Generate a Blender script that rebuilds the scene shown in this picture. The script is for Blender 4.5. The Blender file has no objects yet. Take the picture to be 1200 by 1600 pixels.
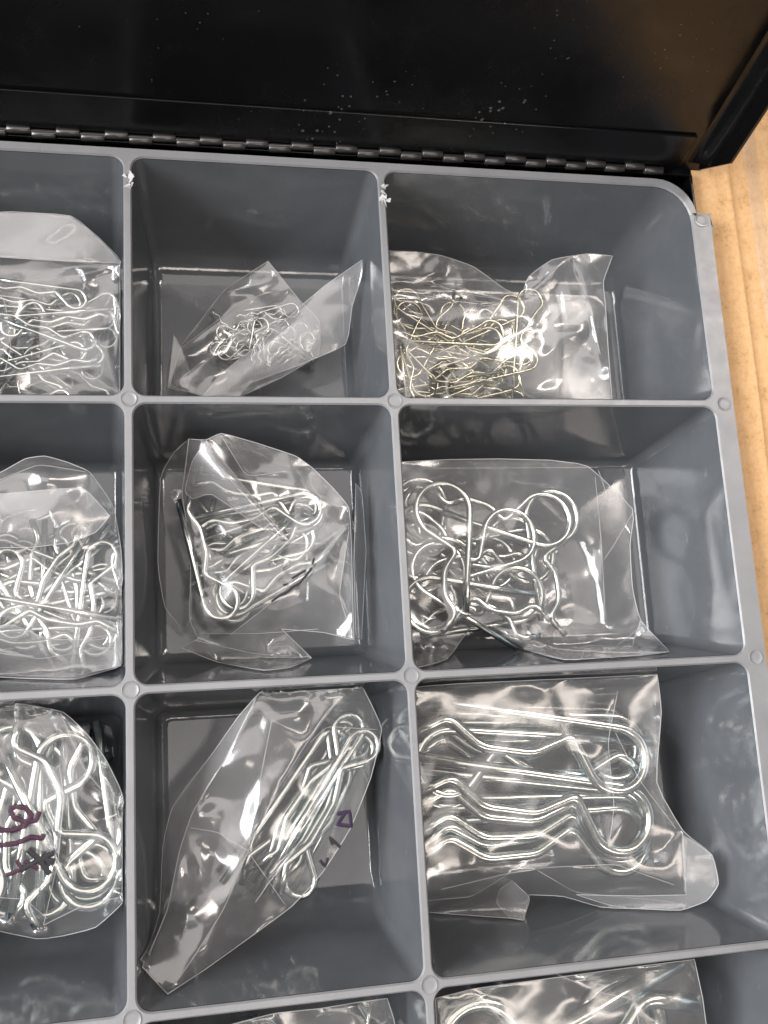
import bpy, bmesh, math, random
import numpy as np
from mathutils import Vector, Matrix, Euler, noise
from mathutils.geometry import delaunay_2d_cdt, tessellate_polygon

S = bpy.context.scene
COL = S.collection
random.seed(7)

# ------------------------------------------------------------------ camera
FPX = 1518.275                       # focal length in pixels of the 1200 x 1600 picture
CAM = Vector((0.0163, -0.09657, 0.30041))
ROT = Euler((0.20188, -0.19611, -0.05619), 'XYZ')
cd = bpy.data.cameras.new('camera'); cam = bpy.data.objects.new('camera', cd); COL.objects.link(cam)
cam.location = CAM; cam.rotation_euler = ROT
cd.sensor_fit = 'VERTICAL'; cd.sensor_height = 24.0; cd.lens = FPX / 1600 * 24.0
cd.clip_start = 0.01; cd.clip_end = 50.0
cd.dof.use_dof = True; cd.dof.focus_distance = 0.325; cd.dof.aperture_fstop = 20.0
S.camera = cam
RM = ROT.to_matrix()

# ------------------------------------------------------------------ world, lamps, exposure
W = bpy.data.worlds.new('World'); S.world = W; W.use_nodes = True
W.node_tree.nodes['Background'].inputs[0].default_value = (0.98, 0.94, 0.92, 1)
W.node_tree.nodes['Background'].inputs[1].default_value = 0.13
def lamp(name, loc, target, sx, sy, power, col):
    l = bpy.data.lights.new(name, 'AREA'); l.shape = 'RECTANGLE'; l.size = sx; l.size_y = sy
    l.energy = power; l.color = col
    o = bpy.data.objects.new(name, l); COL.objects.link(o); o.location = loc
    o.rotation_euler = (Vector(target) - Vector(loc)).to_track_quat('-Z', 'Y').to_euler()
    return o
lamp('ceiling_lamp', (-1.70, 0.05, 1.10), (0.05, -0.05, 0), 1.5, 0.95, 74, (0.985, 0.99, 1.0))      # window side
lamp('ceiling_lamp', (-0.60, 0.05, 2.30), (-0.60, 0.05, 0), 2.3, 1.7, 22, (1.0, 0.94, 0.91))           # diffuser panel
lamp('ceiling_lamp', (0.55, -1.50, 1.90), (0.05, -0.05, 0), 1.3, 0.30, 10, (1.0, 0.89, 0.80))           # tube
lamp('ceiling_lamp', (1.15, 0.75, 1.90), (0.05, -0.05, 0), 0.30, 1.3, 20, (1.0, 0.91, 0.84))            # tube
S.view_settings.view_transform = 'Standard'; S.view_settings.look = 'None'
S.view_settings.exposure = 0.05; S.view_settings.gamma = 1.0
S.view_settings.use_curve_mapping = False
S.render.engine = 'CYCLES'
S.cycles.use_denoising = True
S.cycles.max_bounces = 6; S.cycles.diffuse_bounces = 3; S.cycles.glossy_bounces = 4; S.cycles.transparent_max_bounces = 24
S.cycles.use_adaptive_sampling = True; S.cycles.adaptive_threshold = 0.03
S.cycles.caustics_reflective = False; S.cycles.caustics_refractive = False
S.cycles.sample_clamp_indirect = 6.0

# ------------------------------------------------------------------ helpers
def PX(u, v, z=0.0):
    """point of the place at height z under picture position (u, v)"""
    d = RM @ Vector(((u - 600) / FPX, -(v - 800) / FPX, -1.0))
    s = (z - CAM.z) / d.z
    return CAM + d * s

def link(name, me, mat=None, parent=None, smooth=True):
    o = bpy.data.objects.new(name, me); COL.objects.link(o)
    if mat and not me.materials: me.materials.append(mat)
    if smooth and len(me.polygons): me.polygons.foreach_set('use_smooth', [True] * len(me.polygons))
    if parent: o.parent = parent
    return o
def mesh(name, v, f):
    me = bpy.data.meshes.new(name); me.from_pydata([tuple(p) for p in v], [], f); me.update(); return me
def from_bm(name, bm):
    me = bpy.data.meshes.new(name); bm.to_mesh(me); bm.free(); return me
def empty(name, loc=(0, 0, 0)):
    o = bpy.data.objects.new(name, None); o.empty_display_size = 0.01; COL.objects.link(o); o.location = loc; return o
def tag(o, label=None, cat=None, group=None, kind=None):
    if label: o['label'] = label
    if cat: o['category'] = cat
    if group: o['group'] = group
    if kind: o['kind'] = kind
    return o
def box_bm(bm, lo, hi, bev=0.0):
    r = bmesh.ops.create_cube(bm, size=1.0)
    c = [(a + b) / 2 for a, b in zip(lo, hi)]; s = [b - a for a, b in zip(lo, hi)]
    for v in r['verts']: v.co = Vector((c[i] + v.co[i] * s[i] for i in range(3)))
    if bev:
        es = list({e for v in r['verts'] for e in v.link_edges})
        bmesh.ops.bevel(bm, geom=es, offset=bev, segments=2, profile=0.5, affect='EDGES')

# ------------------------------------------------------------------ materials
def mat(name):
    m = bpy.data.materials.new(name); m.use_nodes = True
    return m, m.node_tree, m.node_tree.nodes['Principled BSDF']
def N(nt, t, **k):
    n = nt.nodes.new(t)
    for a, b in k.items():
        if a in n.inputs: n.inputs[a].default_value = b
        else: setattr(n, a, b)
    return n
def L(nt, a, b): nt.links.new(a, b)
def ramp(nt, fac, stops):
    r = nt.nodes.new('ShaderNodeValToRGB'); L(nt, fac, r.inputs[0])
    while len(r.color_ramp.elements) < len(stops): r.color_ramp.elements.new(0.5)
    for e, (p, c) in zip(r.color_ramp.elements, stops): e.position = p; e.color = (*c, 1) if len(c) == 3 else c
    return r.outputs[0]
def obj_noise(nt, scale, detail=4, rough=0.5, vec=None):
    n = N(nt, 'ShaderNodeTexNoise'); n.inputs['Scale'].default_value = scale
    n.inputs['Detail'].default_value = detail; n.inputs['Roughness'].default_value = rough
    if vec is None:
        tc = N(nt, 'ShaderNodeTexCoord'); vec = tc.outputs['Object']
    L(nt, vec, n.inputs['Vector']); return n.outputs['Fac']
def bump(nt, h, strength, dist, b, nrm=None):
    n = N(nt, 'ShaderNodeBump'); n.inputs['Strength'].default_value = strength; n.inputs['Distance'].default_value = dist
    L(nt, h, n.inputs['Height'])
    if nrm: L(nt, nrm, n.inputs['Normal'])
    if b is not None: L(nt, n.outputs[0], b.inputs['Normal'])
    return n.outputs[0]

def plastic(name, c0, c1, r0, r1, wav):
    m, nt, b = mat(name)
    f = obj_noise(nt, 60, 5, 0.6)
    tc = N(nt, 'ShaderNodeTexCoord'); mp = N(nt, 'ShaderNodeMapping'); mp.inputs['Scale'].default_value = (1.0, 0.16, 0.4); mp.inputs['Rotation'].default_value = (0.3, 0.2, 0.7)
    L(nt, tc.outputs['Object'], mp.inputs['Vector'])
    sf = ramp(nt, obj_noise(nt, 420, 5, 0.7, mp.outputs[0]), [(0.66, (0, 0, 0)), (0.80, (0.35, 0.35, 0.35))])
    cm = N(nt, 'ShaderNodeMix', data_type='RGBA'); L(nt, sf, cm.inputs[0]); L(nt, ramp(nt, f, [(0.3, c0), (0.7, c1)]), cm.inputs[6]); cm.inputs[7].default_value = (0.5, 0.5, 0.5, 1)
    L(nt, cm.outputs[2], b.inputs['Base Color'])
    g = obj_noise(nt, 140, 4, 0.65)
    L(nt, ramp(nt, g, [(0.35, (r0,) * 3), (0.75, (r1,) * 3)]), b.inputs['Roughness'])
    b.inputs['IOR'].default_value = 1.68
    w = obj_noise(nt, 45, 2)
    n1 = bump(nt, w, 0.35, wav, None)
    bump(nt, obj_noise(nt, 1600, 2), 0.10, 0.0002, b, n1)
    return m
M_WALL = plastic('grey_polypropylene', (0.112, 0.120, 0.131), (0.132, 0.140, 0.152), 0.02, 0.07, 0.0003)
M_RIM = plastic('scuffed_grey_polypropylene', (0.225, 0.227, 0.238), (0.27, 0.272, 0.282), 0.34, 0.52, 0.0002)  # same plastic, rougher; the brighter light on the rim is put into its colour
M_BURR, nt, b = mat('torn_plastic'); b.inputs['Base Color'].default_value = (0.60, 0.60, 0.60, 1); b.inputs['Roughness'].default_value = 0.35

def black_paint(name, rough, dust):
    m, nt, b = mat(name)
    L(nt, ramp(nt, obj_noise(nt, 38, 5, 0.65), [(0.35, (rough * 0.8,) * 3), (0.7, (rough * 2.2,) * 3)]), b.inputs['Roughness'])
    b.inputs['IOR'].default_value = 1.44
    tc = N(nt, 'ShaderNodeTexCoord')
    v = N(nt, 'ShaderNodeTexVoronoi'); v.inputs['Scale'].default_value = 380; L(nt, tc.outputs['Object'], v.inputs['Vector'])
    k = obj_noise(nt, 26, 3)
    a = N(nt, 'ShaderNodeMath', operation='SUBTRACT'); a.inputs[0].default_value = 0.455; L(nt, k, a.inputs[1])
    a2 = N(nt, 'ShaderNodeMath', operation='MULTIPLY'); L(nt, a.outputs[0], a2.inputs[0]); a2.inputs[1].default_value = -0.8
    lt = N(nt, 'ShaderNodeMath', operation='LESS_THAN'); L(nt, v.outputs['Distance'], lt.inputs[0]); L(nt, a2.outputs[0], lt.inputs[1])
    mx = N(nt, 'ShaderNodeMix', data_type='RGBA')
    mx.inputs[6].default_value = (0.004, 0.004, 0.0045, 1); mx.inputs[7].default_value = dust
    L(nt, lt.outputs[0], mx.inputs[0]); L(nt, mx.outputs[2], b.inputs['Base Color'])
    bump(nt, obj_noise(nt, 420, 3), 0.12, 0.0002, b)
    return m
M_BLACK = black_paint('black_gloss_paint', 0.16, (0.11, 0.10, 0.09, 1))
M_HINGE, nt, b = mat('blackened_steel'); b.inputs['Base Color'].default_value = (0.11, 0.105, 0.105, 1)
b.inputs['Metallic'].default_value = 0.75; b.inputs['Roughness'].default_value = 0.3
bump(nt, obj_noise(nt, 900, 3), 0.2, 0.0002, b)

M_CARD, nt, b = mat('kraft_cardboard')
tc = N(nt, 'ShaderNodeTexCoord'); mp = N(nt, 'ShaderNodeMapping'); mp.inputs['Scale'].default_value = (1.0, 0.8, 1.0)
L(nt, tc.outputs['Object'], mp.inputs['Vector'])
f1 = obj_noise(nt, 620, 8, 0.8, mp.outputs[0]); f2 = obj_noise(nt, 140, 5)
ad = N(nt, 'ShaderNodeMath', operation='MULTIPLY_ADD'); L(nt, f1, ad.inputs[0]); ad.inputs[1].default_value = 0.7; 
hf = N(nt, 'ShaderNodeMath', operation='MULTIPLY'); L(nt, f2, hf.inputs[0]); hf.inputs[1].default_value = 0.3
L(nt, hf.outputs[0], ad.inputs[2])
L(nt, ramp(nt, ad.outputs[0], [(0.34, (0.43, 0.245, 0.105)), (0.47, (0.67, 0.40, 0.185)), (0.68, (0.78, 0.51, 0.265))]), b.inputs['Base Color'])
b.inputs['Roughness'].default_value = 0.75
bump(nt, f1, 0.25, 0.0003, b)

# ------------------------------------------------------------------ the grey tray insert
D = 0.050; HW = 0.00135
XL = [-0.2010 - HW, -0.085, 0.0, 0.085, 0.2010 + HW]
YL = [0.0832 + HW, 0.0, -0.0896, -0.1798, -0.2695]
RIMR = 0.0083 - HW * 0 - 0.0015      # how far the right rim reaches past the last opening
BACK = [0.022, 0.011, 0.009, 0.009]; FRONT = [0.009, 0.012, 0.024, 0.024]

def draft(r, c):
    """slope and foot rounding of a bin's left, right, back and front walls"""
    full = (0.0085 if c else 0.0125, 0.0075 if c < 3 else 0.0125, BACK[r], FRONT[r])
    foot = [0.0032 if f < 0.014 else 0.012 if f > 0.023 else 0.008 for f in full]
    return [f - q for f, q in zip(full, foot)], foot
def rrect(x0, x1, y0, y1, rad, k=8):
    """rounded rectangle, counter-clockwise; rad = (x1y1, x0y1, x0y0, x1y0)"""
    pts = []
    for (cx, cy, a0, r) in ((x1 - rad[0], y1 - rad[0], 0, rad[0]), (x0 + rad[1], y1 - rad[1], 90, rad[1]),
                            (x0 + rad[2], y0 + rad[2], 180, rad[2]), (x1 - rad[3], y0 + rad[3], 270, rad[3])):
        for i in range(k + 1):
            a = math.radians(a0 + 90 * i / k); pts.append((cx + r * math.cos(a), cy + r * math.sin(a)))
    return pts
def outer_match(inner, X0, X1, Y0, Y1, k=8):
    out = []
    cor = ((X1, Y1), (X0, Y1), (X0, Y0), (X1, Y0)); h = k // 2
    for q in range(4):
        arc = inner[q * (k + 1):(q + 1) * (k + 1)]; c = cor[q]
        s, e = arc[0], arc[-1]
        for i in range(k + 1):
            if i <= h:
                t = i / h
                out.append((c[0], s[1] + (c[1] - s[1]) * t) if q % 2 == 0 else (s[0] + (c[0] - s[0]) * t, c[1]))
            else:
                t = (i - h) / (k - h)
                out.append((c[0] + (e[0] - c[0]) * t, c[1]) if q % 2 == 0 else (c[0], c[1] + (e[1] - c[1]) * t))
    return out

tray = tag(empty('compartment_tray', (0, 0, -D)), 'grey plastic compartment insert with a grid of deep square bins', 'tray')
def tpart(name, me, m, **k):
    o = link(name, me, m, tray, **k); o.location = (0, 0, D); return o
rimV, rimF = [], []
def ring(a, za, b_, zb):
    n = len(a); o = len(rimV)
    rimV.extend([(x, y, za) for x, y in a]); rimV.extend([(x, y, zb) for x, y in b_])
    for i in range(n):
        j = (i + 1) % n; rimF.append((o + i, o + n + i, o + n + j, o + j))
for r in range(4):
    for c in range(4):
        x0, x1 = XL[c] + HW, XL[c + 1] - HW; y1, y0 = YL[r] - HW, YL[r + 1] + HW
        rad = [0.0042] * 4
        if (r, c) == (0, 3): rad[0] = 0.0135
        lin, R = draft(r, c)
        zs = [0.0006] + [D * t for t in (0.12, 0.3, 0.5, 0.62, 0.70, 0.76, 0.82, 0.87, 0.91, 0.94, 0.965, 0.985, 0.996, 1.0)]
        loops = []
        for dz in zs:
            h = D - dz; ins = []
            for l, Rs in zip(lin, R):
                e = l * dz / D
                if h < Rs: e += Rs - math.sqrt(max(0, Rs * Rs - (Rs - h) ** 2))
                ins.append(e)
            g = dz / D
            rr = [q * (1 - 0.25 * g) for q in rad]
            loops.append([(x, y, -dz) for x, y in rrect(x0 + ins[0], x1 - ins[1], y0 + ins[3], y1 - ins[2], rr)])
        n = len(loops[0]); V = [p for lp in loops for p in lp]; F = []
        for a in range(len(loops) - 1):
            for i in range(n):
                j = (i + 1) % n; F.append((a * n + i, a * n + j, (a + 1) * n + j, (a + 1) * n + i))
        # floor, slightly dished
        base = (len(loops) - 1) * n; last = loops[-1]
        cx = sum(p[0] for p in last) / n; cy = sum(p[1] for p in last) / n
        V.extend([(cx + (p[0] - cx) * 0.5, cy + (p[1] - cy) * 0.5, -D - 0.0003) for p in last]); V.append((cx, cy, -D - 0.0004))
        for i in range(n):
            j = (i + 1) % n
            F.append((base + i, base + j, base + n + j, base + n + i)); F.append((base + n + i, base + n + j, base + 2 * n))
        tpart('compartment', mesh('compartment', V, F), M_WALL)
        # rim ring round this opening: chamfer, then flat top
        op = rrect(x0, x1, y0, y1, rad); ch = rrect(x0 - 0.0005, x1 + 0.0005, y0 - 0.0005, y1 + 0.0005, [q + 0.0005 for q in rad])
        ring(op, -0.0006, ch, 0.0)
        X0 = XL[c] if c else XL[0] - RIMR; X1 = XL[c + 1] if c < 3 else x1 + 0.0075
        Y1 = YL[r] if r else y1 + 0.0030; Y0 = YL[r + 1] if r < 3 else y0 - 0.0075
        if (r, c) == (0, 3):
            # the corner of this rim has been cut away: a narrow lip follows the opening's wide curve
            out = rrect(x0 - HW, x1 + 0.0026, y0 - HW, y1 + 0.0030, [0.0152, 0.0002, 0.0002, 0.0002])
            om = outer_match(op, X0, x1 + 0.0026, Y0, Y1)
            k1 = 9
            om[:k1] = out[:k1]
            ring(ch, 0.0, om, 0.0)
        else:
            ring(ch, 0.0, outer_match(op, X0, X1, Y0, Y1), 0.0)
def strip(pts, z0, z1):
    o = len(rimV)
    for x, y in pts: rimV.extend([(x, y, z0), (x, y, z1)])
    for i in range(len(pts) - 1): rimF.append((o + 2 * i, o + 2 * i + 1, o + 2 * i + 3, o + 2 * i + 2))
# right rim strip beside the top right bin, starting at the torn cut
xr0, xr1 = 0.2010 + 0.0026, 0.2010 + 0.0075; ycut = 0.0728
o = len(rimV)
ys = [-HW * 0, 0.03, ycut - 0.004, ycut - 0.001]
rimV.extend([(xr0, YL[1], 0), (xr1, YL[1], 0), (xr1 + 0.0001, 0.03, 0), (xr1 + 0.0002, 0.066, 0), (xr1 + 0.0010, 0.0672, 0.0002), (xr1 + 0.0002, 0.0690, 0), (xr1 + 0.0003, ycut - 0.0004, 0),
             (xr1 + 0.0008, ycut + 0.0005, 0.0004), (xr1 - 0.0015, ycut - 0.0001, 0), (xr0 + 0.0012, ycut + 0.0002, 0), (xr0 - 0.0018, ycut + 0.0003, 0), (xr0 - 0.0021, ycut - 0.0004, 0.0001), (xr0, ycut - 0.0016, 0)])
rimF.append(tuple(range(o, o + 13)))
# outer lips
xo = 0.2010 + 0.0075
strip([(xo, YL[1]), (xo, YL[4] - 0.006)], 0.0, -0.0022)
strip([(xo, YL[1]), (xo + 0.0002, 0.066), (xo + 0.0010, 0.0672), (xo + 0.0003, ycut - 0.0004), (xo - 0.0015, ycut), (xr0, ycut)], 0.0, -0.0022)
strip([(xo, YL[4] - 0.006), (XL[0] - RIMR, YL[4] - 0.006)], 0.0, -0.0022)
strip([(XL[0] - RIMR, YL[4] - 0.006), (XL[0] - RIMR, 0.0862)], 0.0, -0.0022)
strip([(XL[0] - RIMR, 0.0862), (0.1884, 0.0862)] + [(0.2036 - 0.0152 + 0.0152 * math.sin(math.radians(a)), 0.0862 - 0.0152 + 0.0152 * math.cos(math.radians(a))) for a in range(10, 91, 10)], 0.0, -0.0022)
tpart('rim', mesh('rim', rimV, rimF), M_RIM, smooth=False)

# round ejector marks where the dividers cross
bm = bmesh.new()
prof = [(0.00262, 0.00005), (0.00255, 0.00022), (0.00238, 0.00022), (0.00230, 0.00010), (0.0012, 0.00012), (0.0, 0.00013)]
rows_ = []
for rr, z in prof[:-1]:
    rows_.append([bm.verts.new((rr * math.cos(2 * math.pi * i / 28), rr * math.sin(2 * math.pi * i / 28), z)) for i in range(28)])
cv = bm.verts.new((0, 0, prof[-1][1]))
for a, b2 in zip(rows_[:-1], rows_[1:]):
    for i in range(28): bm.faces.new((a[i], a[(i + 1) % 28], b2[(i + 1) % 28], b2[i]))
for i in range(28): bm.faces.new((rows_[-1][i], rows_[-1][(i + 1) % 28], cv))
disc = from_bm('ejector_mark', bm)
for x, y in [(0, 0), (.085, 0), (.2046, -0.0003), (0, -.0896), (.085, -.0896), (.2046, -.0894), (0, -.1798), (.085, -.1798), (.2046, -.1798), (.2047, 0.0702), (-.085, 0), (-.085, -.0896), (-.085, -.1798)]:
    o = tpart('ejector_mark', disc, M_RIM); o.location = (x, y, D)

# torn burrs left where the top flange was cut
def burr(cx, cy, w, h, seed):
    rnd = random.Random(seed); bm = bmesh.new()
    for k in range(9):
        p = Vector((cx + rnd.uniform(-w, w), cy + rnd.uniform(-h, h), rnd.uniform(0, 0.0004)))
        vs = [bm.verts.new(p + Vector((rnd.uniform(-.0016, .0016), rnd.uniform(-.0021, .0021), rnd.uniform(-.0002, .0012)))) for _ in range(3)]
        top = bm.verts.new(p + Vector((rnd.uniform(-.0006, .0006), rnd.uniform(-.0006, .0006), .0008)))
        bm.faces.new(vs)
        for i in range(3): bm.faces.new((vs[i], vs[(i + 1) % 3], top))
    return from_bm('burr', bm)
tpart('burr', burr(0.0005, 0.0745, 0.0012, 0.0016, 3), M_BURR, smooth=False)
V_ = []  # white crescent highlight on the ejector mark, made as a pale sliver
for i in range(13):
    a_ = math.radians(150 + 190 * i / 12); V_.append(Vector((0.2047 + 0.0024 * math.cos(a_), 0.0702 + 0.0024 * math.sin(a_) * 0.6 + 0.0010 * math.cos(a_ * 0.5), 0.0004)))
vv, ff = [], []
for i, p_ in enumerate(V_):
    w_ = 0.00032 * math.sin(math.pi * (i + 0.3) / 12.6) + 0.00003
    vv += [p_ + Vector((0, w_, 0)), p_ + Vector((0, 0, w_)), p_ - Vector((0, w_, 0))]
    if i: ff += [(3 * i - 3, 3 * i, 3 * i + 1, 3 * i - 2), (3 * i - 2, 3 * i + 1, 3 * i + 2, 3 * i - 1)]
tpart('burr', mesh('burr', vv, ff), M_BURR)
tpart('burr', burr(0.0856, 0.0745, 0.0012, 0.0036, 5), M_BURR, smooth=False)

# ------------------------------------------------------------------ black steel case
case = tag(empty('steel_case', (0, 0, -0.056)), 'open black painted steel case holding the grey tray, lid raised on a piano hinge', 'case')
def cpart(name, me, m, parent=None, **k):
    o = link(name, me, m, parent or case, **k)
    if parent is None: o.location = (0, 0, 0.056)
    return o
bm = bmesh.new()
BX0, BX1, BY0, BY1, BT = -0.2052, 0.2052, -0.2765, 0.0905, -0.0030
box_bm(bm, (BX1 - 0.0012, BY0, -0.055), (BX1, BY1, BT + 0.0005), 0.0004)
box_bm(bm, (BX0, BY0, -0.055), (BX0 + 0.0012, BY1, BT + 0.0005), 0.0004)
box_bm(bm, (BX0 + 0.0012, BY1 - 0.0012, -0.055), (BX1 - 0.0012, BY1, BT), 0.0003)
box_bm(bm, (BX0 + 0.0012, BY0, -0.055), (BX1 - 0.0012, BY0 + 0.0012, BT), 0.0003)
box_bm(bm, (BX0 + 0.0002, BY0 + 0.0002, -0.056), (BX1 - 0.0002, BY1 - 0.0002, -0.0551))
cpart('body', from_bm('body', bm), M_BLACK, smooth=False)

# lid: a shallow pan standing on the hinge and leaning back
HY, HZ, LEAN = 0.0920, 0.0, math.radians(14)
lid_me_bm = bmesh.new()
LX = 0.2085
box_bm(lid_me_bm, (-LX, 0.0, -0.0020), (LX, 0.0011, 0.300), 0.0003)       # local: y = depth behind, z = up the panel
lid = cpart('lid', from_bm('lid', lid_me_bm), M_BLACK, smooth=False)
lid.location = (0, HY, HZ + 0.056); lid.rotation_euler = (-LEAN, 0, 0)
def flange(xs_, name='side_flange'):
    dep, th = 0.0135, 0.0010
    prof = [(0.0, -0.0015), (-dep, 0.0155), (-dep, 0.300), (0.0, 0.300)]
    V = [(xs_, y, z) for y, z in prof] + [(xs_ + th, y, z) for y, z in prof]
    F = [(0, 1, 2, 3), (7, 6, 5, 4)] + [(i, i + 4, (i + 1) % 4 + 4, (i + 1) % 4) for i in range(4)]
    return link(name, mesh(name, V, F), M_BLACK, lid, smooth=False)
flange(LX - 0.0012); flange(-LX + 0.0002)
# rounded inner fold between panel and flange
V, F = [], []
for i in range(9):
    a = math.pi / 2 * i / 8; R0 = 0.006
    V += [(LX - 0.0013 - R0 + R0 * math.sin(a), -0.0001 - R0 + R0 * math.cos(a), z) for z in (0.002 + 0.004 * (1 - math.cos(a)), 0.299)]
for i in range(8): F.append((2 * i, 2 * i + 1, 2 * i + 3, 2 * i + 2))
link('corner_fold', mesh('corner_fold', V, F), M_BLACK, lid)
bm = bmesh.new(); box_bm(bm, (-0.199, -0.0012, 0.0005), (0.1985, -0.0001, 0.0150), 0.0003)
link('hinge_leaf', from_bm('hinge_leaf', bm), M_BLACK, lid, smooth=False)

# piano hinge: pin and alternating knuckles
def cyl_bm(bm, x0, x1, y, z, rad, seg=20, bev=0.0003):
    rings = []
    for x, rr in ((x0, 0.0), (x0, rad - bev), (x0 + bev, rad), (x1 - bev, rad), (x1, rad - bev), (x1, 0.0)):
        if rr == 0.0: rings.append([bm.verts.new((x, y, z))]); continue
        rings.append([bm.verts.new((x, y + rr * math.cos(2 * math.pi * i / seg), z + rr * math.sin(2 * math.pi * i / seg))) for i in range(seg)])
    for a, b2 in zip(rings[:-1], rings[1:]):
        for i in range(seg):
            j = (i + 1) % seg
            if len(a) == 1: bm.faces.new((a[0], b2[i], b2[j]))
            elif len(b2) == 1: bm.faces.new((a[i], b2[0], a[j]))
            else: bm.faces.new((a[i], b2[i], b2[j], a[j]))
bm = bmesh.new(); cyl_bm(bm, -0.196, 0.1920, 0, 0, 0.0009)
hp = cpart('hinge', from_bm('hinge', bm), M_HINGE); hp.location = (0, 0.0900, 0.056 + 0.0002)
bm = bmesh.new(); box_bm(bm, (-0.199, 0.0893, -0.0075), (0.2045, 0.0935, -0.0018), 0.0003)
lf = cpart('hinge_leaf', from_bm('hinge_leaf', bm), M_BLACK, hp, smooth=False); lf.location = (0, -0.0900, -0.0002)
bm = bmesh.new(); cyl_bm(bm, -0.00376, 0.00376, 0, 0, 0.00132); kn = from_bm('knuckle', bm)
x = 0.1918 - 0.0038; k = 0
while x > -0.195:
    o = link('knuckle', kn, M_HINGE, hp)
    o.location = (x, 0.0003 if k % 2 else -0.0006, 0.0003 if k % 2 else -0.0004)
    x -= 0.00765; k += 1

# ------------------------------------------------------------------ cardboard
card = tag(empty('cardboard_carton', (0.24, 0, -0.060)), 'brown kraft cardboard carton panel lying beside the black case', 'carton')
bm = bmesh.new(); box_bm(bm, (-0.60, -0.50, -0.0605), (0.50, 0.50, -0.0565))
o = link('base_panel', from_bm('base_panel', bm), M_CARD, card, smooth=False); o.location = (-0.24, 0, 0.060)
# side panel: gently buckled sheet beside the rim, with a scored crease
V, F = [], []
xsx = [0.2062, 0.2085, 0.211, 0.214, 0.218, 0.2215, 0.2222, 0.2229, 0.226, 0.230, 0.2335, 0.236, 0.24, 0.26, 0.30, 0.36]
ysx = [-0.40 + 0.02 * i for i in range(41)]
def zc(x, y):
    z = -0.0062 + 0.0006 * math.sin(y * 17 + 0.4) + 0.0003 * math.sin(y * 47 + 1.0)
    if x < 0.214: z -= (0.214 - x) * 0.22
    if abs(x - 0.2222) < 0.0005: z += 0.0007
    if x > 0.2325: z += min(0.003, (x - 0.2325) * 0.9)
    return z
for y in ysx:
    for x in xsx: V.append((x, y, zc(x, y)))
nx = len(xsx)
for j in range(len(ysx) - 1):
    for i in range(nx - 1): F.append((j * nx + i, j * nx + i + 1, (j + 1) * nx + i + 1, (j + 1) * nx + i))
o = link('side_panel', mesh('side_panel', V, F), M_CARD, card); o.location = (-0.24, 0, 0.060)
so_ = o
V, F = [], []
ty = [0.02 + 0.01 * i for i in range(20)]
for y in ty:
    for x in (0.2296, 0.2312, 0.2330, 0.2345): V.append((x + 0.0006 * noise.noise((y * 60, x * 300, 0)), y, zc(x, y) + 0.0004))
for j in range(len(ty) - 1):
    for i in range(3): F.append((j * 4 + i, j * 4 + i + 1, j * 4 + i + 5, j * 4 + i + 4))
M_TAPE, nt, b = mat('clear_packing_tape'); b.inputs['Base Color'].default_value = (0.62, 0.52, 0.40, 1); b.inputs['Roughness'].default_value = 0.25; b.inputs['Alpha'].default_value = 0.28
bump(nt, obj_noise(nt, 200, 2), 0.3, 0.001, b)
o = link('tape', mesh('tape', V, F), M_TAPE, card); o.location = (-0.24, 0, 0.060)
o = so_
so = o.modifiers.new('thickness', 'SOLIDIFY'); so.thickness = 0.003; so.offset = -1
#BAGS
def cell_room(r, c, z):
    """free rectangle of a bin at height z"""
    x0, x1 = XL[c] + HW, XL[c + 1] - HW; y1, y0 = YL[r] - HW, YL[r + 1] + HW
    lin, foot = draft(r, c)
    dz = min(max(-z, 0), D); h = D - dz; ins = []
    for l, Rs in zip(lin, foot):
        e = l * dz / D
        if h < Rs: e += Rs - math.sqrt(max(0, Rs * Rs - (Rs - h) ** 2))
        ins.append(e + 0.0006)
    return x0 + ins[0], x1 - ins[1], y0 + ins[3], y1 - ins[2]

# ------------------------------------------------------------------ wire clips
def zinc(name, face, edge, rough):
    m, nt, b = mat(name)
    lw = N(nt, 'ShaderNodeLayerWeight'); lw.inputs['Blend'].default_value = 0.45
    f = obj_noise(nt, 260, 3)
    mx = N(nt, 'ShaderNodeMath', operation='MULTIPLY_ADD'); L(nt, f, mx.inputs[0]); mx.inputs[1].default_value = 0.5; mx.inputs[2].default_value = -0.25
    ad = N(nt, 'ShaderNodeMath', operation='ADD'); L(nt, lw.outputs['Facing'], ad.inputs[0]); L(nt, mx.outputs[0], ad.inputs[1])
    L(nt, ramp(nt, ad.outputs[0], [(0.10, face), (0.55, edge)]), b.inputs['Base Color'])  # iridescent zinc tint, with the wire's dark shaded sides put into the colour
    b.inputs['Metallic'].default_value = 1.0
    L(nt, ramp(nt, obj_noise(nt, 700, 3), [(0.3, (rough * 0.7,) * 3), (0.7, (rough * 1.4,) * 3)]), b.inputs['Roughness'])
    bump(nt, obj_noise(nt, 1500, 2), 0.12, 0.0002, b)
    return m
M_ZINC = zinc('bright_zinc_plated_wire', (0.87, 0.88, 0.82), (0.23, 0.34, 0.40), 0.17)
M_ZINCY = zinc('yellowish_zinc_plated_wire', (0.92, 0.87, 0.68), (0.34, 0.37, 0.27), 0.19)

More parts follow.
